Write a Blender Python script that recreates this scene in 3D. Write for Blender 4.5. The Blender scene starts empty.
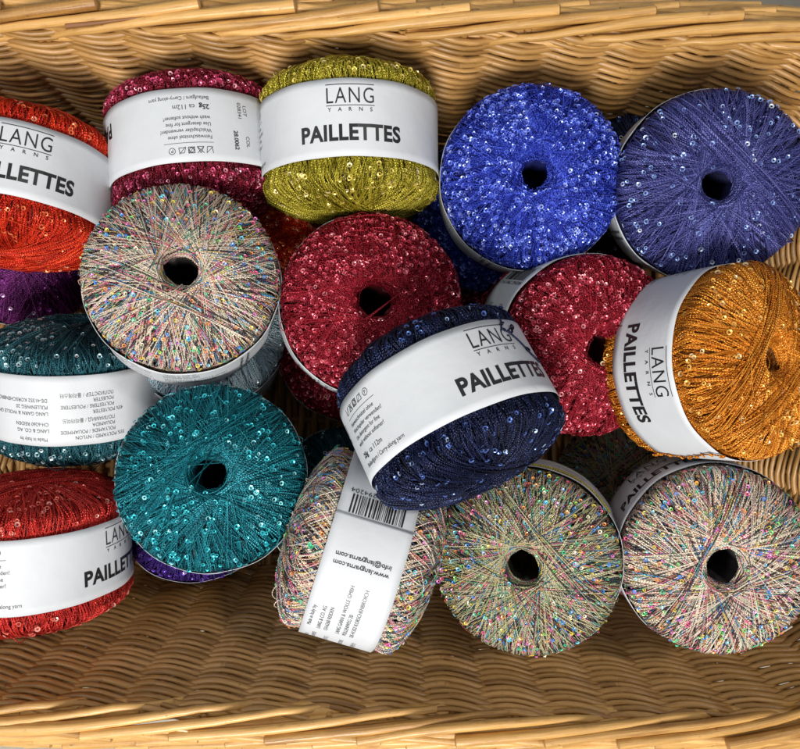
import bpy, math, random
import numpy as np
from mathutils import Vector, Matrix

# ------------------------------------------------------------------ units: 1 px = 0.4 mm
S = 0.0004
D = 768.0                      # lens to the mid plane of the upper layer of balls, in px
CX, CY = 400.0, 374.5
scene = bpy.context.scene
C = scene.collection

# ------------------------------------------------------------------ camera, world, lamps, exposure
cam_d = bpy.data.cameras.new("camera"); cam = bpy.data.objects.new("camera", cam_d); C.objects.link(cam)
cam.location = (0, 0, D * S); cam.rotation_euler = (0, 0, 0)
cam_d.sensor_width = 36.0; cam_d.lens = 36.0 * D / 800.0
cam_d.clip_start = 0.005; cam_d.clip_end = 50
scene.camera = cam
w = bpy.data.worlds.new("World"); scene.world = w; w.use_nodes = True
bg = w.node_tree.nodes['Background']
bg.inputs[0].default_value = (0.85, 0.92, 1.0, 1); bg.inputs[1].default_value = 0.21
scene.view_settings.view_transform = 'Standard'; scene.view_settings.look = 'None'
scene.view_settings.exposure = 0.0; scene.view_settings.gamma = 1.0

def area(name, loc, target, size, energy, col):
    d = bpy.data.lights.new(name, 'AREA'); d.shape = 'DISK'; d.size = size; d.energy = energy; d.color = col
    o = bpy.data.objects.new(name, d); C.objects.link(o); o.location = loc
    o.rotation_euler = (Vector(target) - Vector(loc)).to_track_quat('-Z', 'Y').to_euler()
    return o
area("key_lamp", (-0.12, -0.78, 1.05), (0, 0, 0), 0.50, 23.0, (1.0, 0.965, 0.91))
area("ceiling_lamp", (0.50, 0.35, 1.10), (0, 0, 0), 0.12, 3.2, (1.0, 0.96, 0.90))
area("window_lamp", (-0.85, 0.15, 0.95), (0, 0, 0), 0.30, 2.6, (0.93, 0.97, 1.0))

# ------------------------------------------------------------------ helpers
def tag(o, label=None, cat=None, group=None, kind=None):
    if label: o['label'] = label
    if cat: o['category'] = cat
    if group: o['group'] = group
    if kind: o['kind'] = kind
    return o

def empty(name, loc=(0, 0, 0)):
    o = bpy.data.objects.new(name, None); C.objects.link(o); o.location = loc; o.empty_display_size = 0.02
    return o

class MB:
    """collects vertex / face blocks with attributes (numpy)"""
    def __init__(s):
        s.v = []; s.f = []; s.m = []; s.co = []; s.n = 0
    def add(s, v, f, co=None, mat=0):
        v = np.asarray(v, float).reshape(-1, 3); f = np.asarray(f, np.int64).reshape(-1, 4)
        s.v.append(v); s.f.append(f + s.n); s.m.append(np.full(len(f), mat, np.int32))
        s.co.append(np.zeros((len(v), 3)) if co is None else np.asarray(co, float).reshape(-1, 3))
        s.n += len(v)
    def mesh(s, name, smooth=True):
        v = np.concatenate(s.v) * S; f = np.concatenate(s.f); m = np.concatenate(s.m); co = np.concatenate(s.co)
        me = bpy.data.meshes.new(name)
        me.vertices.add(len(v)); me.vertices.foreach_set('co', v.ravel())
        # quads; a repeated last index means a triangle
        tri = f[:, 2] == f[:, 3]
        lens = np.where(tri, 3, 4); starts = np.concatenate([[0], np.cumsum(lens)[:-1]])
        keep = np.ones(f.shape, bool); keep[tri, 3] = False
        me.loops.add(int(lens.sum())); me.loops.foreach_set('vertex_index', f[keep].astype(np.int32))
        me.polygons.add(len(f)); me.polygons.foreach_set('loop_start', starts.astype(np.int32))
        me.polygons.foreach_set('material_index', m)
        me.polygons.foreach_set('use_smooth', np.full(len(f), smooth))
        a = me.attributes.new('rodco', 'FLOAT_VECTOR', 'POINT'); a.data.foreach_set('vector', co.ravel())
        me.update(calc_edges=True); me.validate()
        return me

def link(name, me, parent=None, mats=None):
    o = bpy.data.objects.new(name, me); C.objects.link(o)
    if parent: o.parent = parent
    if mats:
        while len(me.materials) < len(mats): me.materials.append(mats[len(me.materials)])
        for i, m in enumerate(mats):
            o.material_slots[i].link = 'OBJECT'; o.material_slots[i].material = m
    return o

def nrm(a): return a / np.maximum(np.linalg.norm(a, axis=-1, keepdims=True), 1e-9)

def tubes(mb, P, N, rad, ids, sides=5, mat=0, co2=None, closed=False, cap=False):
    """P (K,M,3) centre lines, N (K,M,3) rough normals, rad (K,M)"""
    K, M, _ = P.shape
    T = np.gradient(P, axis=1)
    if closed: T = np.roll(P, -1, 1) - np.roll(P, 1, 1)
    T = nrm(T); B = nrm(np.cross(T, N)); N2 = np.cross(B, T)
    a = np.arange(sides) / sides * 2 * np.pi
    V = P[:, :, None, :] + rad[:, :, None, None] * (np.cos(a)[None, None, :, None] * N2[:, :, None, :] + np.sin(a)[None, None, :, None] * B[:, :, None, :])
    L = np.concatenate([np.zeros((K, 1)), np.cumsum(np.linalg.norm(np.diff(P, axis=1), axis=2), 1)], 1)
    co = np.zeros((K, M, sides, 3)); co[..., 0] = L[:, :, None]
    co[..., 1] = (a / (2 * np.pi))[None, None, :] if co2 is None else co2[:, :, None]
    co[..., 2] = np.asarray(ids)[:, None, None]
    k = np.arange(K)[:, None, None] * M * sides
    mm = M if closed else M - 1
    i = np.arange(mm)[None, :, None]; j = np.arange(sides)[None, None, :]
    i2 = (i + 1) % M; j2 = (j + 1) % sides
    F = np.stack(np.broadcast_arrays(k + i * sides + j, k + i2 * sides + j, k + i2 * sides + j2, k + i * sides + j2), -1)
    mb.add(V, F, co, mat)
    if cap:
        for kk in range(K):
            for e, end in ((0, 0), (1, M - 1)):
                ring = V[kk, end]; c = P[kk, end] + (T[kk, end] * rad[kk, end] * 0.25) * (1 if e else -1)
                ring2 = c + (ring - P[kk, end]) * 0.72
                vv = np.concatenate([ring, ring2, [c + T[kk, end] * rad[kk, end] * 0.08 * (1 if e else -1)]])
                ff = []
                for q in range(sides):
                    q2 = (q + 1) % sides
                    ff.append((q, q2, sides + q2, sides + q) if not e else (q2, q, sides + q, sides + q2))
                    ff.append((sides + q, sides + q2, 2 * sides, 2 * sides) if not e else (sides + q2, sides + q, 2 * sides, 2 * sides))
                cc = np.zeros((len(vv), 3)); cc[:, 0] = L[kk, end]; cc[:, 2] = ids[kk]; cc[:, 1] = 5.0
                mb.add(vv, ff, cc, mat)

# ------------------------------------------------------------------ materials
def mat(name):
    m = bpy.data.materials.new(name); m.use_nodes = True
    nt = m.node_tree; b = nt.nodes['Principled BSDF']
    return m, nt, b
def nd(nt, t, **kw):
    n = nt.nodes.new(t)
    for k, v in kw.items(): setattr(n, k, v)
    return n
def ramp(nt, fac, stops, interp='LINEAR'):
    r = nd(nt, 'ShaderNodeValToRGB'); r.color_ramp.interpolation = interp
    e = r.color_ramp.elements
    while len(e) < len(stops): e.new(0.5)
    for i, (p, c) in enumerate(stops):
        e[i].position = p; e[i].color = (*c, 1)
    nt.links.new(fac, r.inputs[0]); return r.outputs[0]
def math_(nt, op, a, b=None, c=None):
    n = nd(nt, 'ShaderNodeMath', operation=op)
    for i, x in enumerate((a, b, c)):
        if x is None: continue
        if isinstance(x, (int, float)): n.inputs[i].default_value = x
        else: nt.links.new(x, n.inputs[i])
    return n.outputs[0]
def mix(nt, f, a, b, blend='MIX'):
    n = nd(nt, 'ShaderNodeMix', data_type='RGBA', blend_type=blend)
    for i, x in ((0, f), (6, a), (7, b)):
        if isinstance(x, (int, float)): n.inputs[i].default_value = x
        elif isinstance(x, tuple): n.inputs[i].default_value = (*x, 1)
        else: nt.links.new(x, n.inputs[i])
    return n.outputs[2]

def wicker(name, base, dark, rough=0.42, scale=1.0, rim=False):
    m, nt, b = mat(name)
    at = nd(nt, 'ShaderNodeAttribute', attribute_name='rodco')
    sep = nd(nt, 'ShaderNodeSeparateXYZ'); nt.links.new(at.outputs['Vector'], sep.inputs[0])
    mul = nd(nt, 'ShaderNodeVectorMath', operation='MULTIPLY'); nt.links.new(at.outputs['Vector'], mul.inputs[0])
    mul.inputs[1].default_value = (0.012, 3.0, 7.3)
    n1 = nd(nt, 'ShaderNodeTexNoise'); nt.links.new(mul.outputs[0], n1.inputs['Vector']); n1.inputs['Scale'].default_value = 1.3; n1.inputs['Detail'].default_value = 5
    wn = nd(nt, 'ShaderNodeTexWhiteNoise', noise_dimensions='1D'); nt.links.new(sep.outputs[2], wn.inputs['W'])
    tone = math_(nt, 'ADD', math_(nt, 'MULTIPLY', n1.outputs[0], 0.75), math_(nt, 'MULTIPLY', wn.outputs['Value'], 0.45))
    lite = tuple(min(1, c * 1.35 + 0.03) for c in base)
    col = ramp(nt, tone, [(0.25, dark), (0.5, base), (0.85, lite)])
    # fine grain along the rod
    mul2 = nd(nt, 'ShaderNodeVectorMath', operation='MULTIPLY'); nt.links.new(at.outputs['Vector'], mul2.inputs[0])
    mul2.inputs[1].default_value = (0.05, 26.0, 3.1)
    n2 = nd(nt, 'ShaderNodeTexNoise'); nt.links.new(mul2.outputs[0], n2.inputs['Vector']); n2.inputs['Scale'].default_value = 1.0; n2.inputs['Detail'].default_value = 3
    col = mix(nt, math_(nt, 'MULTIPLY', math_(nt, 'SUBTRACT', n2.outputs[0], 0.42), 1.1), col, dark)
    # freckles and bruises of the peeled willow
    tc = nd(nt, 'ShaderNodeTexCoord')
    n3 = nd(nt, 'ShaderNodeTexNoise'); nt.links.new(tc.outputs['Object'], n3.inputs['Vector']); n3.inputs['Scale'].default_value = 330 if rim else 420; n3.inputs['Detail'].default_value = 2
    fr = ramp(nt, n3.outputs[0], [(0.70, (0, 0, 0)), (0.76, (1, 1, 1))])
    col = mix(nt, math_(nt, 'MULTIPLY', fr, 0.55), col, (0.13, 0.06, 0.02))
    # weathered brown stretches and dark cut ends
    mul4 = nd(nt, 'ShaderNodeVectorMath', operation='MULTIPLY'); nt.links.new(at.outputs['Vector'], mul4.inputs[0])
    mul4.inputs[1].default_value = (0.022, 1.2, 5.7)
    n4 = nd(nt, 'ShaderNodeTexNoise'); nt.links.new(mul4.outputs[0], n4.inputs['Vector']); n4.inputs['Scale'].default_value = 1.0; n4.inputs['Detail'].default_value = 6; n4.inputs['Roughness'].default_value = 0.65
    col = mix(nt, math_(nt, 'MULTIPLY', ramp(nt, n4.outputs[0], [(0.54, (0, 0, 0)), (0.68, (1, 1, 1))]), 0.55), col, (0.22, 0.09, 0.022))
    col = mix(nt, math_(nt, 'MULTIPLY', math_(nt, 'GREATER_THAN', sep.outputs[1], 2.0), 0.6), col, (0.33, 0.17, 0.06))
    nt.links.new(col, b.inputs['Base Color'])
    b.inputs['Roughness'].default_value = rough
    b.inputs['Coat Weight'].default_value = 0.15; b.inputs['Coat Roughness'].default_value = 0.3
    bp = nd(nt, 'ShaderNodeBump'); bp.inputs['Strength'].default_value = 0.35; bp.inputs['Distance'].default_value = 0.0004
    nt.links.new(n2.outputs[0], bp.inputs['Height']); nt.links.new(bp.outputs[0], b.inputs['Normal'])
    return m
M_WALL = wicker('wicker_wall', (0.41, 0.215, 0.058), (0.17, 0.072, 0.016), 0.42)
M_RIM = wicker('wicker_rim', (0.55, 0.305, 0.085), (0.25, 0.105, 0.024), 0.36, rim=True)
M_BASE = wicker('wicker_base', (0.44, 0.24, 0.07), (0.20, 0.09, 0.025), 0.5)

def yarn_mat(name, cols, metallic=0.5, rough=0.36):
    """cols: 3 tones dark, mid, light"""
    m, nt, b = mat(name)
    at = nd(nt, 'ShaderNodeAttribute', attribute_name='rodco')
    sep = nd(nt, 'ShaderNodeSeparateXYZ'); nt.links.new(at.outputs['Vector'], sep.inputs[0])
    wn = nd(nt, 'ShaderNodeTexWhiteNoise', noise_dimensions='1D'); nt.links.new(sep.outputs[2], wn.inputs['W'])
    mul = nd(nt, 'ShaderNodeVectorMath', operation='MULTIPLY'); nt.links.new(at.outputs['Vector'], mul.inputs[0]); mul.inputs[1].default_value = (0.35, 0.0, 3.3)
    n1 = nd(nt, 'ShaderNodeTexNoise'); nt.links.new(mul.outputs[0], n1.inputs['Vector']); n1.inputs['Scale'].default_value = 1.0; n1.inputs['Detail'].default_value = 3
    t = math_(nt, 'ADD', math_(nt, 'MULTIPLY', wn.outputs['Value'], 0.55), math_(nt, 'MULTIPLY', n1.outputs[0], 0.6))
    col = ramp(nt, t, [(0.2, cols[0]), (0.5, cols[1]), (0.88, cols[2])])
    nt.links.new(col, b.inputs['Base Color'])
    b.inputs['Metallic'].default_value = metallic; b.inputs['Roughness'].default_value = rough
    # twist of the thread
    sn = math_(nt, 'SINE', math_(nt, 'ADD', math_(nt, 'MULTIPLY', sep.outputs[0], 2.6), math_(nt, 'MULTIPLY', sep.outputs[1], 6.283)))
    bp = nd(nt, 'ShaderNodeBump'); bp.inputs['Strength'].default_value = 0.7; bp.inputs['Distance'].default_value = 0.0002
    nt.links.new(sn, bp.inputs['Height']); nt.links.new(bp.outputs[0], b.inputs['Normal'])
    return m

def yarn_multi(name, base, stops, rough=0.42):
    m, nt, b = mat(name)
    at = nd(nt, 'ShaderNodeAttribute', attribute_name='rodco')
    sep = nd(nt, 'ShaderNodeSeparateXYZ'); nt.links.new(at.outputs['Vector'], sep.inputs[0])
    wn0 = nd(nt, 'ShaderNodeTexWhiteNoise', noise_dimensions='1D'); nt.links.new(sep.outputs[2], wn0.inputs['W'])
    seg = math_(nt, 'FLOOR', math_(nt, 'ADD', math_(nt, 'MULTIPLY', sep.outputs[0], 0.085), math_(nt, 'MULTIPLY', wn0.outputs['Value'], 7.0)))
    cmb = nd(nt, 'ShaderNodeCombineXYZ'); nt.links.new(seg, cmb.inputs[0]); nt.links.new(sep.outputs[2], cmb.inputs[1])
    wn = nd(nt, 'ShaderNodeTexWhiteNoise', noise_dimensions='2D'); nt.links.new(cmb.outputs[0], wn.inputs['Vector'])
    seg_col = ramp(nt, wn.outputs['Value'], stops, 'CONSTANT')
    own = math_(nt, 'LESS_THAN', math_(nt, 'FRACT', math_(nt, 'MULTIPLY', wn0.outputs['Value'], 17.0)), 0.42)
    col = mix(nt, own, seg_col, base)
    nt.links.new(col, b.inputs['Base Color'])
    b.inputs['Metallic'].default_value = 0.25; b.inputs['Roughness'].default_value = rough
    sn = math_(nt, 'SINE', math_(nt, 'ADD', math_(nt, 'MULTIPLY', sep.outputs[0], 2.6), math_(nt, 'MULTIPLY', sep.outputs[1], 6.283)))
    bp = nd(nt, 'ShaderNodeBump'); bp.inputs['Strength'].default_value = 0.7; bp.inputs['Distance'].default_value = 0.0002
    nt.links.new(sn, bp.inputs['Height']); nt.links.new(bp.outputs[0], b.inputs['Normal'])
    return m

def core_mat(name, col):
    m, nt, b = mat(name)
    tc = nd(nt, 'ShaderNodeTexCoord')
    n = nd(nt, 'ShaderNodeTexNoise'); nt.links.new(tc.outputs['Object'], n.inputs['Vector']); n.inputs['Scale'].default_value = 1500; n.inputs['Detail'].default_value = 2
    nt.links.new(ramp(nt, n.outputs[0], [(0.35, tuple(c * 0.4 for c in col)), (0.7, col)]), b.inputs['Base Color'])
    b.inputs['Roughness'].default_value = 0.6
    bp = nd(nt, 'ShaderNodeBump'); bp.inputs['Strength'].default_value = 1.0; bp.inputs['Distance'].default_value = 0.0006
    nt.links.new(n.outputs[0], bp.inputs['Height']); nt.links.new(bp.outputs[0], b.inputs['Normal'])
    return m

def sequin_mat(name, col, col2=None, metallic=0.5, rough=0.30):
    m, nt, b = mat(name)
    at = nd(nt, 'ShaderNodeAttribute', attribute_name='rodco')
    sep = nd(nt, 'ShaderNodeSeparateXYZ'); nt.links.new(at.outputs['Vector'], sep.inputs[0])
    if isinstance(col, list):
        c = ramp(nt, sep.outputs[0], col, 'CONSTANT')
    else:
        c = ramp(nt, sep.outputs[0], [(0.0, col), (0.75, col), (1.0, col2 or col)])
    nt.links.new(c, b.inputs['Base Color'])
    b.inputs['Metallic'].default_value = metallic; b.inputs['Roughness'].default_value = rough
    b.inputs['Coat Weight'].default_value = 0.4; b.inputs['Coat Roughness'].default_value = 0.08
    return m

def paper_mat():
    m, nt, b = mat('band_paper')
    tc = nd(nt, 'ShaderNodeTexCoord')
    n = nd(nt, 'ShaderNodeTexNoise'); nt.links.new(tc.outputs['Object'], n.inputs['Vector']); n.inputs['Scale'].default_value = 45; n.inputs['Detail'].default_value = 4
    nt.links.new(ramp(nt, n.outputs[0], [(0.3, (0.54, 0.56, 0.59)), (0.7, (0.585, 0.605, 0.635))]), b.inputs['Base Color'])
    b.inputs['Roughness'].default_value = 0.55; b.inputs['Specular IOR Level'].default_value = 0.35
    bp = nd(nt, 'ShaderNodeBump'); bp.inputs['Strength'].default_value = 0.6; bp.inputs['Distance'].default_value = 0.0012
    nt.links.new(n.outputs[0], bp.inputs['Height']); nt.links.new(bp.outputs[0], b.inputs['Normal'])
    return m
M_PAPER = paper_mat()
M_INK, _nt, _b = mat('black_ink'); _b.inputs['Base Color'].default_value = (0.012, 0.012, 0.014, 1); _b.inputs['Roughness'].default_value = 0.45
M_INKG, _nt, _b = mat('grey_ink'); _b.inputs['Base Color'].default_value = (0.06, 0.06, 0.065, 1); _b.inputs['Roughness'].default_value = 0.5

# ------------------------------------------------------------------ ground under the basket
ZF = -200.0                                    # inside bottom of the basket
m, nt, b = mat('tabletop_grey')
tc = nd(nt, 'ShaderNodeTexCoord'); n = nd(nt, 'ShaderNodeTexNoise'); nt.links.new(tc.outputs['Object'], n.inputs['Vector']); n.inputs['Scale'].default_value = 9; n.inputs['Detail'].default_value = 8
n2 = nd(nt, 'ShaderNodeTexNoise'); nt.links.new(tc.outputs['Object'], n2.inputs['Vector']); n2.inputs['Scale'].default_value = 240; n2.inputs['Detail'].default_value = 3
f = math_(nt, 'ADD', math_(nt, 'MULTIPLY', n.outputs[0], 0.7), math_(nt, 'MULTIPLY', n2.outputs[0], 0.3))
nt.links.new(ramp(nt, f, [(0.3, (0.29, 0.255, 0.20)), (0.7, (0.43, 0.39, 0.315))]), b.inputs['Base Color']); b.inputs['Roughness'].default_value = 0.55
mb = MB(); g = 4000
mb.add([(-g, -g, ZF - 22), (g, -g, ZF - 22), (g, g, ZF - 22), (-g, g, ZF - 22)], [(0, 1, 2, 3)])
tag(link('tabletop', mb.mesh('tabletop'), mats=[m]), kind='structure')

# ------------------------------------------------------------------ basket
rng = np.random.default_rng(5)
BC = np.array([-32.0, 1.0]); BROT = math.radians(-0.9)
NEXP = 7.0
def outline(a, bb, M):
    """closed superellipse sampled evenly by arc length: points (M,2), outward normals"""
    t = np.linspace(0, 2 * np.pi, 8001)[:-1]
    x = a * np.sign(np.cos(t)) * np.abs(np.cos(t)) ** (2 / NEXP); y = bb * np.sign(np.sin(t)) * np.abs(np.sin(t)) ** (2 / NEXP)
    xx = np.append(x, x[0]); yy = np.append(y, y[0])
    L = np.concatenate([[0], np.cumsum(np.hypot(np.diff(xx), np.diff(yy)))])
    s = np.arange(M) / M * L[-1]
    px = np.interp(s, L, xx); py = np.interp(s, L, yy)
    p = np.stack([px, py], 1)
    c, sn = math.cos(BROT), math.sin(BROT)
    p = p @ np.array([[c, sn], [-sn, c]]) + BC
    tg = np.roll(p, -1, 0) - np.roll(p, 1, 0); tg /= np.linalg.norm(tg, axis=1, keepdims=True)
    return p, np.stack([tg[:, 1], -tg[:, 0]], 1), L[-1]
A0, B0, A1, B1, ZR = 462.0, 250.0, 528.0, 323.0, 48.0
def dims(z):
    k = max(0.0, (z - ZF) / (ZR - ZF)); k = k ** 0.9
    return A0 + (A1 - A0) * k, B0 + (B1 - B0) * k
basket = empty('wicker_basket', (BC[0] * S, BC[1] * S, (ZF - 20) * S))
tag(basket, 'golden brown wicker basket with braided rim holding all the yarn balls', 'basket')
def bpart(name, me, m):
    o = link(name, me, basket, [m]); o.matrix_parent_inverse = Matrix.Translation((-basket.location)); return o
NS = 54; SUB = 11; M = NS * SUB
mb = MB()
rows = 62; zs = np.linspace(ZF - 9, ZR - 3, rows)
st = np.arange(M) / SUB
for k in range(rows):
    a, bb = dims(zs[k]); p, n, L = outline(a, bb, M)
    ph = np.pi * st + (np.pi if k % 2 else 0)
    sl = 0.35 * math.sin(k * 0.7)
    off = 5.6 * np.cos(ph) + rng.normal(0, 0.35, NS).repeat(SUB)
    # smooth random wandering of each row
    wv = np.interp(np.arange(M), np.arange(0, M + 1, SUB), np.append(r := rng.normal(0, 0.9, NS), r[0]))
    zz = zs[k] + 4.4 * np.sin(ph + 0.35) + wv * 0.8
    P = np.zeros((1, M, 3)); P[0, :, :2] = p - n * off[:, None]; P[0, :, 2] = zz
    N = np.zeros((1, M, 3)); N[0, :, :2] = -n
    # each rod runs about six stakes, then the next, thinner or thicker, takes over
    start = rng.integers(0, 6); seg = ((st + start) // 6)
    thick = 2.95 * (1 + 0.18 * np.sin(seg * 12.9898 + k * 4.1)); thick = np.convolve(np.tile(thick, 3), np.ones(9) / 9, 'same')[M:2 * M]
    nb = mb.n
    tubes(mb, P, N, thick[None], [k], 7, closed=True)
    mb.co[-1][:, 2] = np.repeat(k * 13.0 + seg, 7)
bpart('woven_wall', mb.mesh('woven_wall'), M_WALL)
# upright stakes
mb = MB()
zz = np.linspace(ZF - 8, ZR + 2, 12); P = np.zeros((NS, 12, 3)); N = np.zeros((NS, 12, 3))
for i, z in enumerate(zz):
    a, bb = dims(max(z, ZF)); p, n, L = outline(a, bb, M)
    P[:, i, :2] = p[::SUB]; P[:, i, 2] = z; N[:, i, :2] = n[::SUB]
tubes(mb, P, N, np.full((NS, 12), 4.0), np.arange(NS) + 900, 7)
bpart('upright_stakes', mb.mesh('upright_stakes'), M_WALL)
# woven bottom
mb = MB()
xs = np.arange(-462, 463, 8.2)
for q, x in enumerate(xs):
    hy = (B0 + 7) * (1 - min(0.97, abs(x) / (A0 + 10)) ** NEXP) ** (1 / NEXP)
    ys = np.linspace(-hy, hy, 70); ph = np.pi * ys / 58 + (np.pi if q % 2 else 0)
    P = np.zeros((1, 70, 3)); P[0, :, 0] = x + BC[0] + 1.5 * np.sin(ph + .4); P[0, :, 1] = ys + BC[1]; P[0, :, 2] = ZF - 8 + 5.5 * np.cos(ph)
    N = np.zeros((1, 70, 3)); N[..., 2] = 1
    tubes(mb, P, N, np.full((1, 70), 4.3 + rng.normal(0, .3)), [q + 2000], 6)
for q in range(-4, 5):
    P = np.zeros((1, 30, 3)); P[0, :, 0] = np.linspace(-445, 445, 30) + BC[0]; P[0, :, 1] = q * 58 + BC[1]; P[0, :, 2] = ZF - 8
    if abs(q) == 4: P[0, :, 0] = (P[0, :, 0] - BC[0]) * 0.93 + BC[0]
    N = np.zeros((1, 30, 3)); N[..., 2] = 1
    tubes(mb, P, N, np.full((1, 30), 4.5), [q + 3000], 7)
bpart('woven_bottom', mb.mesh('woven_bottom'), M_BASE)
# braided rim: two families of long rods lying side by side across the edge
mb = MB()
MR = 4000; pr, nr, LR = outline(A1 + 7, B1 + 7, MR)
def rim_rod(s0, length, l0, l1, z0, z1, zm, r0, r1, rid, dip=0, samples=26, dirn=1, cap=True):
    t = np.linspace(0, 1, samples)
    s = (s0 + dirn * length * t) / LR * MR
    i = np.floor(s).astype(int) % MR; fr = (s - np.floor(s))[:, None]; j = (i + 1) % MR
    p = pr[i] * (1 - fr) + pr[j] * fr; n = nr[i]
    lat = l0 + (l1 - l0) * t ** 0.92
    lat = lat + 9.0 * np.clip((t - 0.78) / 0.22, 0, 1)
    z = z0 + (z1 - z0) * t + zm * np.sin(np.pi * t) - dip * np.clip((t - 0.8) / 0.2, 0, 1) ** 2
    P = np.zeros((1, samples, 3)); P[0, :, :2] = p + n * lat[:, None]; P[0, :, 2] = z
    P[0, :, 2] += rng.normal(0, .25, samples); P[0, :, :2] += n * rng.normal(0, 1.5) * np.sin(np.pi * t * 1.5)[:, None]
    N = np.zeros((1, samples, 3)); N[..., 2] = 1
    rad = r0 + (r1 - r0) * t
    rad = rad * (1 + 0.05 * np.sin(t * 9 + rid))
    tubes(mb, P, N, rad[None], [rid + 500], 10, cap=cap)
NR = int(round(LR / 84)); sp = LR / NR
for i in range(NR):
    jit = rng.normal(0, 5)
    s0 = i * sp
    rim_rod(s0 + rng.normal(0, 4), 400, 20, -15, ZR - 3, ZR - 8, 6, 5.3, 4.2, i * 3.1, dip=22)
    # upper family with the blunt cut ends
    rim_rod(s0 + 40 + jit, 262 + rng.normal(0, 14), 8 + rng.normal(0, 1), -19, ZR + 12, ZR - 4, 5.5 + rng.normal(0, 1), 5.6 + rng.normal(0, .5), 3.3, i * 5.7 + 1, dip=20)
    # outer family, rolled over the outside edge
    rim_rod(s0 + 15 + jit, 300, 29, 4, ZR - 12, ZR + 3, 2, 5.2, 4.2, i * 4.3 + 2)
    rim_rod(s0 + 60 + jit, 360, 33, 18, ZR - 24, ZR - 14, 2, 6.3, 5.4, i * 6.3 + 3)
    rim_rod(s0 + 30 + jit, 300, -4, -13, ZR - 12, ZR - 18, 1, 5.4, 4.2, i * 7.7 + 4)
# three rounds of waling under the rim, on the inside and the outside
bpart('braided_rim', mb.mesh('braided_rim'), M_RIM)

# ------------------------------------------------------------------ yarn balls
R, H, NB = 88.0, 65.5, 3.8
BW = 34.5; BR = 87.6
def profile(M=3000):
    ph = np.linspace(0, np.pi / 2, M)
    r = R * np.cos(ph) ** (2 / NB); z = H * np.sin(ph) ** (2 / NB)
    # waist held in by the paper band, shoulders bulging over its edges, domed faces
    z = z + 5.5 * (z / H) ** 2 * (1 - (r / R) ** 2)
    r = r - 2.6 + 6.0 * np.exp(-((z - 50) / 10.0) ** 2) * np.clip(r / R * 3 - 1.6, 0, 1)
    return r, z
PR, PZ = profile()
PL = np.concatenate([[0], np.cumsum(np.hypot(np.diff(PR), np.diff(PZ)))])
_t = np.stack([np.gradient(PR), np.gradient(PZ)], 1); _t /= np.linalg.norm(_t, axis=1, keepdims=True)
PNR, PNZ = _t[:, 1], -_t[:, 0]
def surf(l):
    """arc length from the equator -> r, z, normal(r,z)"""
    return np.interp(l, PL, PR), np.interp(l, PL, PZ), np.interp(l, PL, PNR), np.interp(l, PL, PNZ)
_q = len(PR) // 8
_m = np.argmax(PR)
def len_at_r(rr): return np.interp(-rr, -PR[_m:], PL[_m:])

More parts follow.
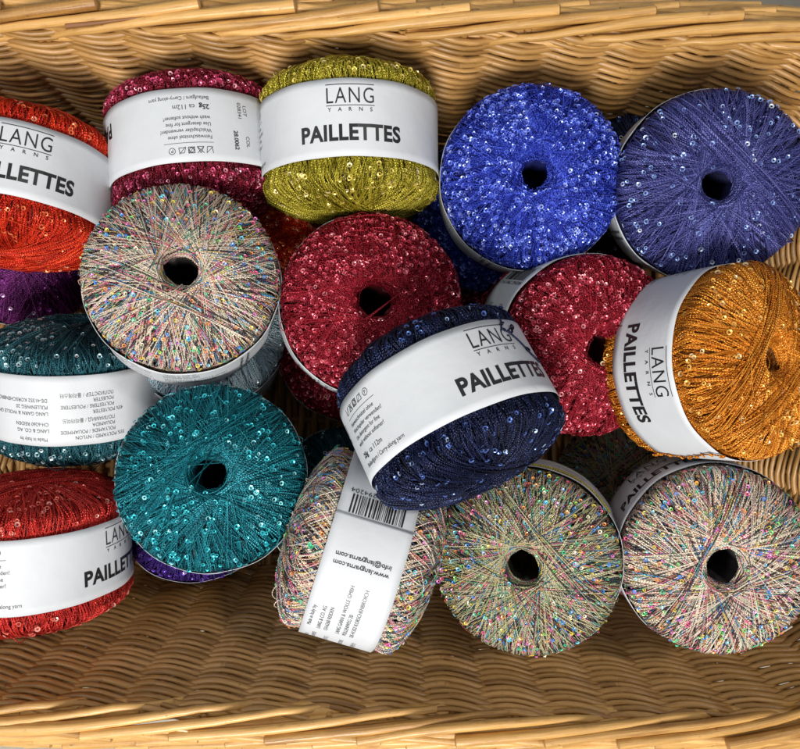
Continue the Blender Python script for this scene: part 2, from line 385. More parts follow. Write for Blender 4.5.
def build_ball(name, seed, strands, srad, hole, nseq, seq_r=2.7, bundle=None, cross=0, wander=1.0, twist=0.22, seq_lift=1.2, fuzz=0, tpow=1.6):
    rg = np.random.default_rng(seed); mb = MB()
    # core
    prof = []
    for rr in (hole + 1, hole + 4, hole + 9):
        l = len_at_r(rr); r, z, a, c = surf(np.array([l])); prof.append((rr, float(z[0]) - 5 - (9 - (rr - hole)) * 1.4))
    for l in np.linspace(len_at_r(hole + 14), 0, 26):
        r, z, a, c = surf(np.array([l])); prof.append((float(r[0] - a[0] * 2.6), float(z[0] - c[0] * 2.6)))
    full = prof + [(r, -z) for r, z in prof[::-1][1:]]
    full = full + [full[0]]
    nseg = 72; ang = np.arange(nseg) / nseg * 2 * np.pi
    fa = np.array(full); irr = 1 + 0.10 * np.sin(ang * 3 + seed) + 0.07 * np.sin(ang * 5 + seed * 2)
    rad2 = fa[:, 0][:, None] * np.where(fa[:, 0][:, None] < hole + 6, irr[None] * (1 + 0.05 * np.sin(fa[:, 1][:, None] * 0.9 + 9 * ang[None])), 1)
    V = np.stack([rad2 * np.cos(ang), rad2 * np.sin(ang), np.broadcast_to(fa[:, 1][:, None], rad2.shape)], -1)
    n0 = len(full); i = np.arange(n0 - 1)[:, None]; j = np.arange(nseg)[None]; j2 = (j + 1) % nseg
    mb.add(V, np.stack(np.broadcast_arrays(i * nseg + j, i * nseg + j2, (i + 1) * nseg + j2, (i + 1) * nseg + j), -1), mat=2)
    # strands
    Ms = 50
    for side in (1, -1):
        K = strands
        k = np.arange(K)
        th0 = k * 2.399963 * 0.5 + rg.normal(0, .05, K) + 0.35 * np.sin(k * 0.021 + seed)
        d = hole + 0.6 + np.abs(rg.normal(0, 2.4 * wander, K)) + sum(am * np.sin(fq * th0 + seed * fq + am) for fq, am in ((2, 1.3), (3, .9), (5, .9), (8, .7), (13, .5)))
        lift = rg.uniform(-0.6, 1.6, K); tw = np.where(rg.random(K) < 0.5, 1, -1) * (twist + rg.normal(0, .08, K))
        if bundle:
            for (bth, bd, bn, bw) in bundle:
                idx = rg.choice(K, bn, replace=False); th0[idx] = bth + rg.normal(0, bw, bn); d[idx] = bd + rg.normal(0, 5.5, bn); lift[idx] = rg.uniform(1.2, 3.2, bn)
        if cross and side == 1:
            for q in range(cross):
                th0[q] = 0.7 + q * 0.35 + rg.normal(0, .2); d[q] = rg.uniform(1, hole * 0.6); lift[q] = 1.6
        lend = len_at_r(np.maximum(d, 2))
        tt = np.linspace(-1, 1, Ms)
        l = lend[:, None] * (1 - np.abs(tt)[None])           # 0 at the equator, lend by the hole
        # denser samples near the hole
        l = lend[:, None] * (1 - np.abs(tt)[None] ** 1.15)
        r, z, nr_, nz_ = surf(l); r = np.maximum(r, d[:, None])
        dth = np.arccos(np.clip(d[:, None] / np.maximum(r, d[:, None]), -1, 1)) * np.sign(tt)[None]
        th = th0[:, None] + dth + tw[:, None] * np.clip(1 - z / H, 0, 1) ** tpow * np.sign(tt)[None]
        dip = 12.0 * np.exp(-((r - hole) / 5.5) ** 2)
        if cross and side == 1: dip[:cross] = 3
        z = z - dip + 0.0
        lf = lift[:, None] + 0.6 * np.sin(tt[None] * 7 + k[:, None])
        lf = lf * np.clip((z - 34) / 10, 0, 1)
        rr = r + nr_ * lf; zz = z + nz_ * lf
        rr = np.where(zz < BW + 0.5, np.minimum(rr, BR - 1.6), rr)
        th = th + (0.006 * np.sin(tt[None] * 9 + k[:, None] * 1.7)) * wander
        P = np.stack([rr * np.cos(th), rr * np.sin(th), side * zz], -1)
        N = np.stack([nr_ * np.cos(th), nr_ * np.sin(th), side * nz_], -1)
        tubes(mb, P, N, np.full((K, Ms), srad) * rg.uniform(0.8, 1.25, (K, 1)), k + (0 if side > 0 else 5000) + seed * 0.37, 4)
    if fuzz:                                             # short stray loops standing off the surface
        K = fuzz; l0 = rg.uniform(BW + 3, len_at_r(hole + 2), K); sd = np.where(rg.random(K) < 0.5, 1, -1)
        th0 = rg.uniform(0, 2 * np.pi, K); dl = rg.normal(0, 5.5, K); r0, *_ = surf(l0); dt_ = rg.normal(0, 6.5, K) / np.maximum(r0, 12)
        q = np.linspace(-1, 1, 6)[None]
        l = np.clip(l0[:, None] + dl[:, None] * q, BW + 2, len_at_r(hole)); r, z, nr_, nz_ = surf(l)
        th = th0[:, None] + dt_[:, None] * q + (rg.normal(0, 2.0, K) / np.maximum(r0, 12))[:, None] * q ** 2
        up = rg.uniform(0, 1.8, K); up[:26] = rg.uniform(3.0, 6.5, 26)          # a few stand well off
        lf = 1.4 + up[:, None] * (1 - q ** 2); rr = r + nr_ * lf; zz = z + nz_ * lf - 7.0 * np.exp(-((r - hole) / 7.5) ** 2)
        P = np.stack([rr * np.cos(th), rr * np.sin(th), sd[:, None] * zz], -1); N = np.stack([nr_ * np.cos(th), nr_ * np.sin(th), sd[:, None] * nz_], -1)
        tubes(mb, P, N, np.full((K, 6), srad * 0.85), np.arange(K) + 9000.5, 3)
    # sequins
    n = nseq * 2
    l = rg.uniform(BW + 5, len_at_r(hole + 3), n * 3); r = np.interp(l, PL, PR)
    keep = rg.random(len(l)) < r / R; l = l[keep][:n]
    n = len(l); r, z, nr_, nz_ = surf(l); th = rg.uniform(0, 2 * np.pi, n)
    # clumps: sequins follow their strands, so some sectors carry more
    cl = 0.5 + 0.5 * np.sin(th * 4 + seed + 2.5 * np.sin(r * 0.06)) * np.sin(r * 0.09 + seed * 1.3)
    keep = rg.random(n) < 0.35 + 0.65 * cl
    r, z, nr_, nz_, th = (q[keep] for q in (r, z, nr_, nz_, th)); n = len(r)
    side = np.where(rg.random(n) < 0.5, 1, -1); z = z - 7.0 * np.exp(-((r - hole) / 7.5) ** 2)
    Nn = np.stack([nr_ * np.cos(th), nr_ * np.sin(th), side * nz_], -1)
    c = np.stack([r * np.cos(th), r * np.sin(th), side * z], -1) + Nn * (seq_lift + rg.uniform(0.3, 1.8, n))[:, None]
    Nt = nrm(Nn + rg.normal(0, 0.30, (n, 3)))
    U = nrm(np.cross(Nt, rg.normal(0, 1, (n, 3)))); W = np.cross(Nt, U)
    sg = 9; a = np.arange(sg) / sg * 2 * np.pi
    ro = (seq_r * rg.uniform(0.78, 1.12, n))[:, None, None]
    ring = np.cos(a)[None, :, None] * U[:, None] + np.sin(a)[None, :, None] * W[:, None]
    Vo = c[:, None] + ring * ro + Nt[:, None] * 0.45
    Vi = c[:, None] + ring * ro * 0.48
    V = np.concatenate([Vo, Vi], 1)
    kk = np.arange(n)[:, None] * 2 * sg; j = np.arange(sg)[None]; j2 = (j + 1) % sg
    co = np.zeros((n, 2 * sg, 3)); co[..., 0] = rg.random(n)[:, None]
    mb.add(V, np.stack([kk + j, kk + j2, kk + sg + j2, kk + sg + j], -1), co, 1)
    return mb.mesh(name)

MESH = {
 'dense':  build_ball('wound_yarn_dense', 3, 430, 0.60, 13, 2300, seq_r=2.2, seq_lift=0.5, fuzz=1600),
 'dense2': build_ball('wound_yarn_dense_b', 8, 430, 0.60, 15.5, 2000, seq_r=2.2, seq_lift=0.5, cross=2, fuzz=1400),
 'mid':    build_ball('wound_yarn_mid', 11, 460, 0.58, 14.5, 520, seq_r=2.3, seq_lift=0.7, bundle=[(0.9, 27, 14, .12)], cross=3, fuzz=200),
 'sparse': build_ball('wound_yarn_sparse', 17, 520, 0.55, 13, 300, seq_r=2.2, seq_lift=0.7, bundle=[(0.25, 28, 26, .07)], fuzz=150),
 'gold':   build_ball('wound_yarn_gold', 23, 520, 0.55, 12, 480, seq_r=2.3, seq_lift=0.7, bundle=[(-0.6, 25, 34, .08), (2.1, 24, 20, .10)], fuzz=200),
 'multi':  build_ball('wound_yarn_multi', 31, 700, 0.44, 14, 750, seq_r=1.85, seq_lift=0.6, bundle=[(2.0, 24, 10, .08)], fuzz=120),
 'multi2': build_ball('wound_yarn_multi_b', 37, 700, 0.44, 15, 750, seq_r=1.85, seq_lift=0.6, bundle=[(-0.5, 26, 8, .08)], fuzz=120),
 'cross':  build_ball('wound_yarn_cross', 41, 640, 0.50, 13.5, 600, seq_r=1.9, seq_lift=0.6, twist=0.5, tpow=1.0, fuzz=120),
}

# ---- paper band and its print (laid out flat: x round the ball, y along its axis), then bent
def bend(v, rad):
    th = v[:, 0] / BR
    return np.stack([rad * np.cos(th), rad * np.sin(th), v[:, 1]], 1)
def wob(th, y):
    return 0.40 * np.sin(3 * th + 1 + y * .04) + 0.22 * np.sin(7 * th - y * .06) + (0.35 * np.sin(11 * th + 2) + 0.25 * np.sin(5 * th)) * np.abs(y / BW) ** 4 + 0.25
mb = MB()
nseg = 200; T = np.arange(nseg + 1) / nseg
th = np.pi * 1.083 + T * (2 * np.pi + 0.16)          # ends overlap a little at the glued seam
ys = BW * np.array([-1, -.8, -.45, 0, .45, .8, 1])
def band_v(ofs):
    V = np.zeros((nseg + 1, 7, 3)); rr = BR + ofs + 0.5 * np.clip((T * 1.0 - 0.965) / 0.03, 0, 1)
    for j, y in enumerate(ys):
        rj = rr + wob(th, y)
        V[:, j] = np.stack([rj * np.cos(th), rj * np.sin(th), np.full(nseg + 1, y)], 1)
    return V
Vo, Vi = band_v(0.0), band_v(-0.45)
i = np.arange(nseg)[:, None]; j = np.arange(6)[None]
F = np.stack(np.broadcast_arrays(i * 7 + j, (i + 1) * 7 + j, (i + 1) * 7 + j + 1, i * 7 + j + 1), -1)
mb.add(np.concatenate([Vo.reshape(-1, 3), Vi.reshape(-1, 3)]), np.concatenate([F.reshape(-1, 4), F.reshape(-1, 4)[:, ::-1] + (nseg + 1) * 7]))
o7 = (nseg + 1) * 7; e = []
for q in range(nseg):
    for jj, fl in ((0, 1), (6, 0)):
        a_, b_ = q * 7 + jj, (q + 1) * 7 + jj
        e.append((a_, a_ + o7, b_ + o7, b_) if fl else (b_, b_ + o7, a_ + o7, a_))
for q in range(6):
    e.append((q, q + 1, q + 1 + o7, q + o7)); z0 = nseg * 7 + q; e.append((z0 + 1, z0, z0 + o7, z0 + 1 + o7))
mb.f.append(np.array(e)); mb.m.append(np.zeros(len(e), np.int32))
BAND = mb.mesh('paper_band')

class Print:
    def __init__(s): s.v = []; s.f = []; s.m = []; s.n = 0
    def poly(s, v, f, m=0):
        v = np.asarray(v, float)
        s.v.append(v); s.f += [tuple(i + s.n for i in q) for q in f]; s.m += [m] * len(f); s.n += len(v)
    def text(s, body, x, y, cap, width=None, bold=0.0, rot=0, m=0, align='LEFT', space=1.0, sx=None):
        cu = bpy.data.curves.new('t', 'FONT'); cu.body = body; cu.size = 1.0; cu.offset = bold; cu.space_character = space; cu.resolution_u = 4
        ob = bpy.data.objects.new('t', cu); C.objects.link(ob)
        me = bpy.data.meshes.new_from_object(ob)
        v = np.zeros(len(me.vertices) * 3); me.vertices.foreach_get('co', v); v = v.reshape(-1, 3)[:, :2]
        fs = [tuple(p.vertices) for p in me.polygons]
        bpy.data.objects.remove(ob); bpy.data.curves.remove(cu); bpy.data.meshes.remove(me)
        if not len(v): return
        sc = cap / 0.73
        v = v * sc
        wd = v[:, 0].max() - v[:, 0].min(); v[:, 0] -= v[:, 0].min()
        if width: v[:, 0] *= width / wd; wd = width
        elif sx: v[:, 0] *= sx; wd *= sx
        if align == 'CENTER': v[:, 0] -= wd / 2
        if align == 'RIGHT': v[:, 0] -= wd
        if rot: v = np.stack([-v[:, 1], v[:, 0]], 1)       # reads up the axis
        v = v + np.array([x, y]); s.poly(v, fs, m)
    def rect(s, x0, y0, x1, y1, m=0):
        nx = max(1, int(abs(x1 - x0) / 3)); xs = np.linspace(x0, x1, nx + 1)
        v = [(x, y0) for x in xs] + [(x, y1) for x in xs]
        s.poly(v, [(q, q + 1, nx + 2 + q, nx + 1 + q) for q in range(nx)], m)
    def ringc(s, x, y, r, t=0.35, m=0, n=14):
        a = np.arange(n) / n * 2 * np.pi
        v = [(x + r * math.cos(q), y + r * math.sin(q)) for q in a] + [(x + (r - t) * math.cos(q), y + (r - t) * math.sin(q)) for q in a]
        s.poly(v, [(q, (q + 1) % n, n + (q + 1) % n, n + q) for q in range(n)], m)
    def seg(s, x0, y0, x1, y1, t=0.35, m=0):
        d = math.hypot(x1 - x0, y1 - y0); nx, ny = -(y1 - y0) / d * t / 2, (x1 - x0) / d * t / 2
        s.poly([(x0 - nx, y0 - ny), (x1 - nx, y1 - ny), (x1 + nx, y1 + ny), (x0 + nx, y0 + ny)], [(0, 1, 2, 3)], m)
    def mesh(s, name):
        v = np.concatenate(s.v); me = bpy.data.meshes.new(name)
        th = v[:, 0] / BR; y = v[:, 1]
        rr = BR + 0.25 + wob(th, y)
        tn = ((th - np.pi * 1.083) % (2 * np.pi)) / (2 * np.pi + 0.16)
        rr += 0.5 * ((tn < 0.16 / (2 * np.pi + 0.16)) | (tn > 0.965))
        me.from_pydata(np.stack([rr * np.cos(th), rr * np.sin(th), y], 1) * S, [], s.f)
        me.materials.append(M_INK); me.materials.append(M_INKG)
        me.polygons.foreach_set('material_index', np.array(s.m, np.int32)); me.update(); return me
deg = math.pi / 180 * BR
PRINTS = []
class Sheet:
    def __getattr__(s, k): return getattr(PRINTS[-1][1], k)
def sheet(n): PRINTS.append((n, Print()))
pt = Sheet(); sheet('logo_text')
pt.rect(-21.5, 28.6, 21.5, 29.3); pt.text('LANG', 0, 12.5, 14.6, width=42, bold=-0.004, align='CENTER', space=1.15)
pt.rect(-21.5, 10.1, 21.5, 10.7)
for q, ch in enumerate('YARNS'): pt.text(ch, -18.5 + q * 9.2, 5.2, 3.6, align='CENTER', bold=0.012)
pt.text('PAILLETTES', 0, -20.0, 14.2, width=92, bold=0.036, align='CENTER', space=1.05)
sheet('care_text')
x0 = -84 * deg - 26
for q in range(4):
    xx = x0 + 3 + q * 8.2; yy = 24
    if q == 0: pt.seg(xx - 3, yy + 3, xx - 2, yy - 3, .5); pt.seg(xx - 2, yy - 3, xx + 2, yy - 3, .5); pt.seg(xx + 2, yy - 3, xx + 3, yy + 3, .5); pt.seg(xx - 3, yy - 3, xx + 3, yy + 3, .5)
    if q == 1: pt.seg(xx - 3, yy - 3, xx, yy + 3, .5); pt.seg(xx, yy + 3, xx + 3, yy - 3, .5); pt.seg(xx - 3, yy - 3, xx + 3, yy - 3, .5); pt.seg(xx - 3, yy + 3, xx + 3, yy - 3, .5); pt.seg(xx - 3, yy - 3, xx + 3, yy + 3, .5)
    if q == 2: pt.rect(xx - 3, yy - 3, xx + 3, yy - 2.4); pt.rect(xx - 3, yy + 2.4, xx + 3, yy + 3); pt.rect(xx - 3, yy - 3, xx - 2.4, yy + 3); pt.rect(xx + 2.4, yy - 3, xx + 3, yy + 3); pt.ringc(xx, yy, 2.3, .5); pt.seg(xx - 3, yy - 3, xx + 3, yy + 3, .5)
    if q == 3: pt.seg(xx - 3.2, yy - 2.5, xx + 3.2, yy - 2.5, .5); pt.seg(xx - 3.2, yy - 2.5, xx - 1.5, yy + 2.3, .5); pt.seg(xx - 1.5, yy + 2.3, xx + 2.6, yy + 2.3, .5); pt.seg(xx + 2.6, yy + 2.3, xx + 3.2, yy - 2.5, .5); pt.seg(xx - 3, yy - 3.2, xx + 3, yy + 3.2, .5)
pt.ringc(x0 + 37, 24, 3.2, .5); pt.text('P', x0 + 37, 22.4, 3.3, align='CENTER')
pt.rect(x0 - 1, 16.8, x0 + 44, 17.2, 1)
for q, tx in enumerate(('Feinwaschmittel ohne', 'Weichspüler verwenden!', 'Use detergent for fine', 'wash without softener!')):
    pt.text(tx, x0, 10.2 - q * 6.0, 3.7, sx=0.9)
pt.text('25g', x0, -18.5, 4.6, bold=0.03); pt.text('ca 112m', x0 + 13, -18.5, 4.6, sx=.95)
pt.text('Beilaufgarn / Carry-along yarn', x0, -26.5, 3.7, sx=0.9)
sheet('lot_text')
# lot block, reads up the axis
pt.text('LOT', -123 * deg, -22, 4.0, rot=1, m=1); pt.text('028341', -119 * deg, -24, 4.0, rot=1, m=1); pt.text('28.0062', -115 * deg, 4, 4.2, rot=1, bold=.02, m=0)
pt.text('COL', -123 * deg, 8, 4.0, rot=1, m=1)
sheet('bar_code')
# bar code, bars across, digits read up the axis
bx0, bx1 = 205 * deg - 360 * deg, 216.5 * deg - 360 * deg
rg = np.random.default_rng(2); y = -24.0
k = 0
while y < 25:
    wd = rg.choice([0.55, 0.55, 1.1, 1.65]); pt.rect(bx0, y, bx1, min(y + wd, 25.5)); y += wd + rg.choice([0.6, 0.6, 1.1, 1.5])
pt.text('7 611862 294204', bx1 + 5.6, 0, 4.3, width=54, rot=1, align='CENTER')
sheet('website_text')
pt.text('www.langyarns.com', 178 * deg - 360 * deg, 0, 4.1, width=49, bold=0.02, rot=1, align='CENTER')
pt.text('info@langyarns.com', 182.8 * deg - 360 * deg, 0, 4.1, width=49, bold=0.02, rot=1, align='CENTER')
sheet('address_text')
# address block
xa = 129 * deg
for q, (tx, yy) in enumerate((('Made in Italy by', 26.5), ('LANG & CO. AG', 17.5), ('CH-6260 REIDEN', 11), ('LANG GARN & WOLLE GMBH', 0.5), ('PÜLLENWEG 20', -6), ('DE-41352 KORSCHENBROICH', -12.5))):
    pt.text(tx, xa + (2 if q == 0 else 0), yy, 3.7, sx=.86, m=1)
sheet('fibre_text')
# fibre content block
xb = 84 * deg
for tx, yy, dx in (('55% POLYAMID / NYLON', 25, 0), ('POLYAMIDE / POLIAMMIDE', 19.2, 9), ('POLIAMIDA', 13.4, 9), ('ПОЛИАМИД / 폴리아미드', 7.6, 9),
               ('45% POLYESTER', 0, 0), ('POLYESTERE / POLIESTERE', -5.8, 9), ('POLIESTER', -11.6, 9), ('ПОЛИЭСТЕР / 폴리에스터', -17.4, 9)):
    pt.text(tx, xb + dx, yy, 3.7, sx=.82, m=1)
PRINTS = [(n, p.mesh(n)) for n, p in PRINTS]

# ---- colours
BEADS = [(0.0, (0.75, 0.10, 0.25)), (0.12, (0.05, 0.25, 0.80)), (0.26, (0.80, 0.60, 0.08)), (0.38, (0.05, 0.55, 0.28)), (0.50, (0.85, 0.30, 0.08)),
         (0.60, (0.15, 0.60, 0.80)), (0.72, (0.85, 0.75, 0.55)), (0.82, (0.75, 0.20, 0.60)), (0.92, (0.20, 0.65, 0.15))]
def MSTOPS(base, tint, warm=(0.50, 0.12, 0.09)):
    k = (0.025, 0.022, 0.028)
    return [(0.0, k), (0.24, warm), (0.32, tint), (0.42, (0.03, 0.04, 0.14)), (0.48, base), (0.56, (0.72, 0.52, 0.12)), (0.63, k), (0.70, (0.05, 0.30, 0.62)), (0.78, k), (0.83, (0.75, 0.16, 0.32)), (0.92, (0.10, 0.42, 0.30))]
def kit(name, dark, mid, light, seq, seq2=None, **kw):
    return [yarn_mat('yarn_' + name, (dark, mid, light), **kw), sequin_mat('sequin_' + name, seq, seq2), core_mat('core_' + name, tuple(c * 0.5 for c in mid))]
KIT = {
 'scarlet': kit('scarlet', (0.17, 0.004, 0.002), (0.68, 0.022, 0.008), (0.95, 0.085, 0.02), (0.90, 0.20, 0.07), (1.0, .6, .4)),
 'red': kit('red', (0.14, 0.004, 0.004), (0.54, 0.018, 0.014), (0.82, 0.07, 0.05), (0.75, 0.14, 0.10), (1.0, .6, .5)),
 'crimson': kit('crimson', (0.065, 0.0015, 0.005), (0.26, 0.006, 0.018), (0.46, 0.020, 0.042), (0.60, 0.06, 0.10), (1.0, .42, .45)),
 'maroon': kit('maroon', (0.05, 0.002, 0.007), (0.20, 0.007, 0.022), (0.38, 0.025, 0.055), (0.65, 0.07, 0.18), (1.0, .5, .6)),
 'olive': kit('olive', (0.06, 0.04, 0.004), (0.33, 0.265, 0.015), (0.64, 0.56, 0.06), (0.75, 0.60, 0.12), (1.0, .85, .5)),
 'blue': kit('blue', (0.004, 0.006, 0.09), (0.020, 0.038, 0.42), (0.08, 0.14, 0.80), (0.16, 0.24, 0.88), (.45, .55, 1.0)),
 'slate': kit('slate', (0.009, 0.012, 0.06), (0.052, 0.056, 0.25), (0.18, 0.19, 0.50), (0.25, 0.38, 0.75), (.8, .9, 1.0)),
 'navy': kit('navy', (0.0015, 0.002, 0.010), (0.005, 0.008, 0.034), (0.022, 0.035, 0.12), (0.08, 0.15, 0.45), (.6, .75, 1.0)),
 'teal': kit('teal', (0.001, 0.026, 0.036), (0.002, 0.125, 0.168), (0.025, 0.35, 0.42), (0.03, 0.50, 0.58), (.4, .95, 1.0)),
 'petrol': kit('petrol', (0.003, 0.014, 0.020), (0.010, 0.080, 0.105), (0.05, 0.22, 0.27), (0.25, 0.42, 0.46), (.85, .95, 1.0)),
 'amber': kit('amber', (0.17, 0.045, 0.002), (0.72, 0.225, 0.012), (1.0, 0.46, 0.06), (0.95, 0.50, 0.10), (1.0, .85, .5)),
 'purple': kit('purple', (0.03, 0.003, 0.03), (0.12, 0.010, 0.12), (0.28, 0.05, 0.28), (0.35, 0.06, 0.40), (.9, .6, 1.0)),
 'violet': kit('violet', (0.010, 0.003, 0.05), (0.035, 0.010, 0.16), (0.10, 0.04, 0.35), (0.15, 0.06, 0.50), (.7, .6, 1.0)),
 'ice': kit('ice', (0.25, 0.42, 0.52), (0.50, 0.72, 0.84), (0.85, 0.95, 1.0), (0.5, 0.7, 0.8), (1, 1, 1), metallic=0.0),
 'confetti': [yarn_multi('yarn_confetti', (0.86, 0.75, 0.60), MSTOPS((0.82, 0.66, 0.50), (0.72, 0.36, 0.28))), sequin_mat('sequin_confetti', BEADS, metallic=.25), core_mat('core_confetti', (0.045, 0.036, 0.036))],  # core coloured near black: shade of the centre hole painted in
 'lime_confetti': [yarn_multi('yarn_lime_confetti', (0.60, 0.56, 0.36), MSTOPS((0.55, 0.50, 0.25), (0.25, 0.36, 0.14), (0.40, 0.09, 0.06))), sequin_mat('sequin_lime_confetti', BEADS, metallic=.25), core_mat('core_lime_confetti', (0.042, 0.04, 0.03))],  # core darkened likewise, hole shade put into its colour
}

# ---- placing: image position of the ball's middle, height of its middle, axis and facing
def place(px, py, z, a_img, spin, kitname, shape, label, tdir=None, group='glittery yarn balls heaped in the basket', name='yarn_ball', k=1.0):
    s_ = (D - z) / D
    c = Vector(((px - CX) * s_, -(py - CY) * s_, z))
    wv = (Vector((0, 0, D)) - c).normalized()
    u = (Vector((1, 0, 0)) - wv * wv.x).normalized(); v = wv.cross(u)
    cv = lambda q: (u * q[0] + v * q[1] + wv * q[2])
    a = cv(a_img).normalized()
    if tdir is not None:
        t = cv(tdir); t = (t - a * t.dot(a)).normalized()
    else:
        e = (wv - a * wv.dot(a)).normalized(); th = math.radians(spin)
        t = (e * math.cos(th) - a.cross(e) * math.sin(th)).normalized()
    r = a.cross(t)
    M3 = Matrix((t, r, a)).transposed()
    root = empty(name, c * S); root.rotation_mode = 'QUATERNION'; root.rotation_quaternion = M3.to_quaternion(); root.scale = (k, k, k)
    tag(root, label, 'yarn ball', group)
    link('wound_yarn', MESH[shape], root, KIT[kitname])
    pb = link('paper_band', BAND, root, [M_PAPER])
    for n, me in PRINTS: link(n, me, pb)
    return root

B = {}
B['scarlet'] = place(22, 190, 12, (0.24, 0.92, -0.30), 2, 'scarlet', 'gold', 'bright scarlet yarn ball lying at the top left edge, white band reading LANG YARNS PAILLETTES')
B['maroon'] = place(197, 157, -24, (0.03, -0.94, 0.33), -91, 'maroon', 'dense', 'dark maroon yarn ball whose white band shows small care text upside down')
B['olive'] = place(350, 147, 4, (-0.015, 0.955, -0.29), -1, 'olive', 'mid', 'olive gold yarn ball with upright LANG PAILLETTES band by the top rim')
B['blue'] = place(526, 185, -6, (0.13, 0.16, 0.98), 0, 'blue', 'dense', 'vivid royal blue yarn ball with its sequin covered face upward', tdir=(0.5, 1, 0))
B['slate'] = place(699, 189, 20, (0.24, 0.05, 0.96), 0, 'slate', 'sparse', 'slate violet blue yarn ball in the top right corner of the basket', tdir=(1, 0.6, 0))
B['multi_a'] = place(185, 289, 38, (-0.04, 0.26, 0.96), 0, 'confetti', 'multi', 'multicoloured confetti yarn ball lying on top between the maroon ball and the teal ball', tdir=(-0.6, 0.8, 0))
B['crimson_mid'] = place(367, 309, -4, (0.12, 0.12, 0.985), 0, 'crimson', 'dense2', 'crimson sequined yarn ball, hole facing up, directly below the olive ball', tdir=(-0.4, -1, 0))
B['navy'] = place(449, 410, 102, (-0.42, 0.86, -0.28), -39, 'navy', 'sparse', 'dark navy yarn ball lying on its side on top of the heap in the middle')
B['crimson_right'] = place(571, 341, -4, (0.42, -0.12, 0.90), 0, 'crimson', 'dense', 'crimson yarn ball tilted between the navy ball and the amber ball', tdir=(0.2, -1, 0))
B['amber'] = place(711, 364, 60, (0.74, 0.07, 0.62), -2, 'amber', 'gold', 'amber orange yarn ball on its side with its band text running downward')
B['petrol'] = place(76, 387, -40, (0.06, -0.96, -0.26), 112, 'petrol', 'mid', 'dark petrol yarn ball at the left edge, band with fibre content upside down')
B['teal'] = place(216, 480, 18, (-0.09, 0.09, 1.0), 0, 'teal', 'mid', 'teal green yarn ball with face and dark hole upward near the lower left', tdir=(0.3, 1, 0))
B['red'] = place(38, 548, 6, (-0.14, 0.92, 0.27), -55, 'red', 'gold', 'red yarn ball in the bottom left corner with tilted band and top face showing')
B['multi_side'] = place(362, 548, 36, (-0.955, 0.28, 0.05), 188, 'confetti', 'cross', 'multicoloured yarn ball lying on its side with bar code on its band')
B['multi_c'] = place(530, 552, 14, (-0.10, -0.20, 0.97), 0, 'lime_confetti', 'multi', 'greenish multicoloured yarn ball, face up, in the middle of the bottom row', tdir=(0.2, -1, 0))
B['multi_r'] = place(702, 547, 26, (-0.27, 0.27, -0.92), 0, 'confetti', 'multi2', 'multicoloured yarn ball, face up, in the bottom right corner', tdir=(-0.5, 0.8, 0))
# lower layer, seen only in the gaps
LG = 'yarn balls in the lower layer'
place(353, 345, -126, (0.02, 0.05, 1), 0, 'crimson', 'dense', 'crimson yarn ball in the lower layer, showing left of and below the upper crimson ball', tdir=(1, 0, 0), group=LG)
place(206, 337, -90, (0.0, 0.30, 0.95), 0, 'ice', 'sparse', 'pale icy blue yarn ball mostly hidden beneath the multicoloured ball', tdir=(1, 0.2, 0), group=LG)
place(22, 249, -128, (0.1, 0.0, 1), 0, 'purple', 'sparse', 'purple yarn ball peeping out below the scarlet ball', tdir=(1, 0.2, 0), group=LG)
place(326, 216, -98, (0.0, 0.0, 1), 0, 'scarlet', 'dense', 'orange red yarn ball hidden beneath the olive ball', tdir=(1, 0.2, 0), group=LG)
place(492, 214, -108, (0.0, 0.05, 1), 0, 'blue', 'dense2', 'deep blue yarn ball beneath the royal blue ball', tdir=(1, 0.2, 0), group=LG)
place(640, 192, -128, (0.0, 0.05, 1), 0, 'navy', 'sparse', 'navy yarn ball in the gap below the slate ball', tdir=(1, 0.2, 0), group=LG)
place(512, 358, -132, (0.0, 0.05, 1), 0, 'maroon', 'dense', 'maroon yarn ball under the navy ball, a sliver showing above it', tdir=(1, 0.2, 0), group=LG)
place(346, 506, -128, (0.0, 0.05, 1), 0, 'petrol', 'sparse', 'dark teal yarn ball behind the multicoloured ball with the bar code', tdir=(1, 0.2, 0), group=LG)
place(197, 503, -118, (0.0, 0.05, 1), 0, 'violet', 'mid', 'dark violet yarn ball sticking out below the teal ball', tdir=(1, 0.2, 0), group=LG)
place(632, 492, -128, (0.0, 0.05, 1), 0, 'lime_confetti', 'multi', 'shaded multicoloured yarn ball deep in the gap under the amber ball', tdir=(1, 0.2, 0), group=LG)

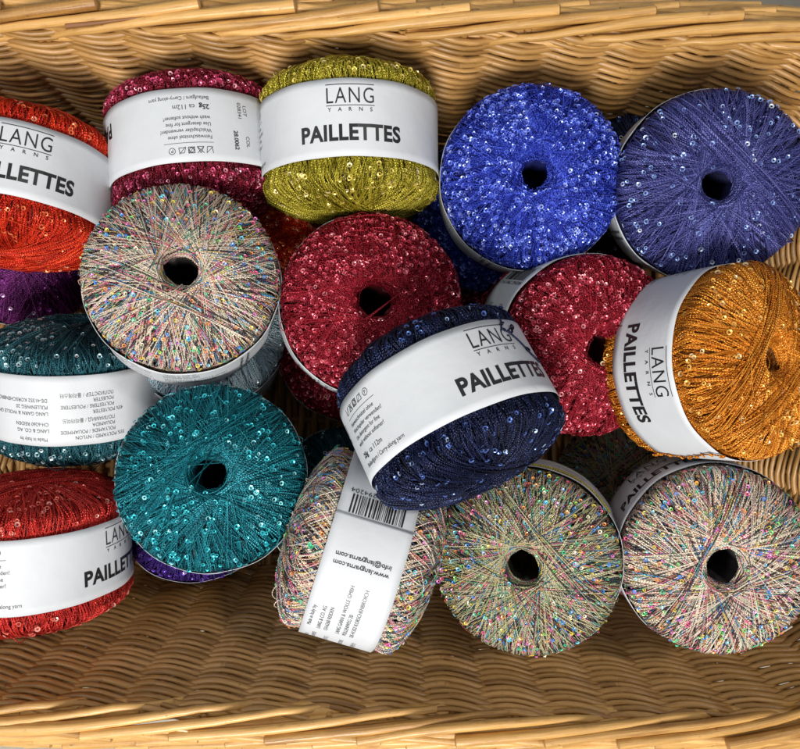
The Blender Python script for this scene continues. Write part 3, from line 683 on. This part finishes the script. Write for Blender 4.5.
# ---- loose thread ends, lying on the bands
def loose(ball, pts, kitname, rad=0.75, beads=0, wob=0.0, seed=1):
    """pts: (angle in degrees round the ball, radius, height along the axis)"""
    rg = np.random.default_rng(seed); pts = np.array(pts, float)
    t = np.linspace(0, len(pts) - 1, 14 * (len(pts) - 1)); k = np.arange(len(pts))
    q = np.stack([np.interp(t, k, pts[:, c]) for c in range(3)], 1)
    ker = np.ones(9) / 9
    for c in range(3):
        pad = np.pad(q[:, c], 4, mode='edge'); q[:, c] = np.convolve(pad, ker, 'valid') + (wob * rg.normal(0, 1, len(t)) if c == 2 else 0)
    th = np.radians(q[:, 0]); P = np.stack([q[:, 1] * np.cos(th), q[:, 1] * np.sin(th), q[:, 2]], 1)[None]
    N = np.stack([np.cos(th), np.sin(th), 0 * th], 1)[None]
    mb = MB(); tubes(mb, P, N, np.full((1, len(t)), rad), [seed], 6)
    for b_ in range(beads):
        c = P[0, int((b_ + .5) / beads * len(t))]; n = N[0, int((b_ + .5) / beads * len(t))]
        a = np.arange(12) / 12 * 2 * np.pi; u = np.cross(n, [0, 0, 1.0]); w_ = nrm((np.cross(n, u) + rg.normal(0, .4, 3))[None])[0]
        ring = c + n * 0.8 + 1.9 * (np.cos(a)[:, None] * u + np.sin(a)[:, None] * w_)
        tubes(mb, ring[None], np.broadcast_to(n, (1, 12, 3)), np.full((1, 12), 0.7), [seed + 3], 5, closed=True)
    link('loose_thread', mb.mesh('loose_thread'), ball, [KIT[kitname][0]])
loose(B['amber'], [(62, 89.5, -42), (60, 89, -30), (66, 89, -12), (63, 89, 6), (58, 89, 24), (60, 89.5, 42)], 'amber', beads=9, seed=4)
loose(B['multi_c'], [(105, 88.8, 30), (130, 88.8, 27), (150, 88.8, 29), (172, 88.8, 31), (190, 88.8, 36)], 'olive', rad=0.9, seed=6)
loose(B['navy'], [(10, 90, 42), (13, 89, 32), (9, 89, 24), (17, 89, 20), (20, 89, 27), (13, 89.5, 22), (20, 89, 12), (25, 89, 2), (34, 89, -6)], 'navy', rad=0.8, beads=3, seed=9)
loose(B['maroon'], [(-112, 88.5, 42), (-114, 89.5, 49), (-119, 88.5, 53), (-122, 86, 59)], 'crimson', rad=0.75, wob=0.25, seed=12)
loose(B['teal'], [(150, 62, 61), (158, 40, 66.5), (175, 18, 68), (300, 16, 68), (330, 40, 66.5), (335, 66, 60)], 'teal', rad=0.5, seed=15)

# ---- splinters and a split cane in the rim
def mark(name, pts, r0, r1, m, rid):
    P = []
    for (px, py, z) in pts:
        k = (D - z) / D; P.append(((px - CX) * k, -(py - CY) * k, z))
    P = np.array(P); t = np.linspace(0, len(P) - 1, 12); k = np.arange(len(P))
    P = np.stack([np.interp(t, k, P[:, c]) for c in range(3)], 1)[None]
    N = np.zeros_like(P); N[..., 2] = 1
    mb = MB(); tubes(mb, P, N, (r0 + (r1 - r0) * np.linspace(0, 1, 12))[None] , [rid], 6, cap=True)
    bpart(name, mb.mesh(name), m)
M_SPLIT = wicker('split_cane', (0.20, 0.075, 0.018), (0.09, 0.03, 0.008), 0.6)
M_PALE = wicker('torn_cane', (0.78, 0.62, 0.38), (0.55, 0.36, 0.15), 0.6)
mark('split_cane', [(66, 26, 58), (95, 23, 60), (134, 18, 60.5), (172, 14, 60)], 2.4, 0.8, M_SPLIT, 701)
for q, (a_, b_, c_, d_) in enumerate(((80, 724, 94, 728), (176, 729, 194, 734), (488, 736, 502, 739), (578, 735, 600, 738), (372, 736, 389, 738))):
    mark('torn_splinter', [(a_, b_, 60), ((a_ + c_) / 2, (b_ + d_) / 2 - 1, 62), (c_, d_, 60)], 2.0, 0.5, M_PALE, 720 + q)
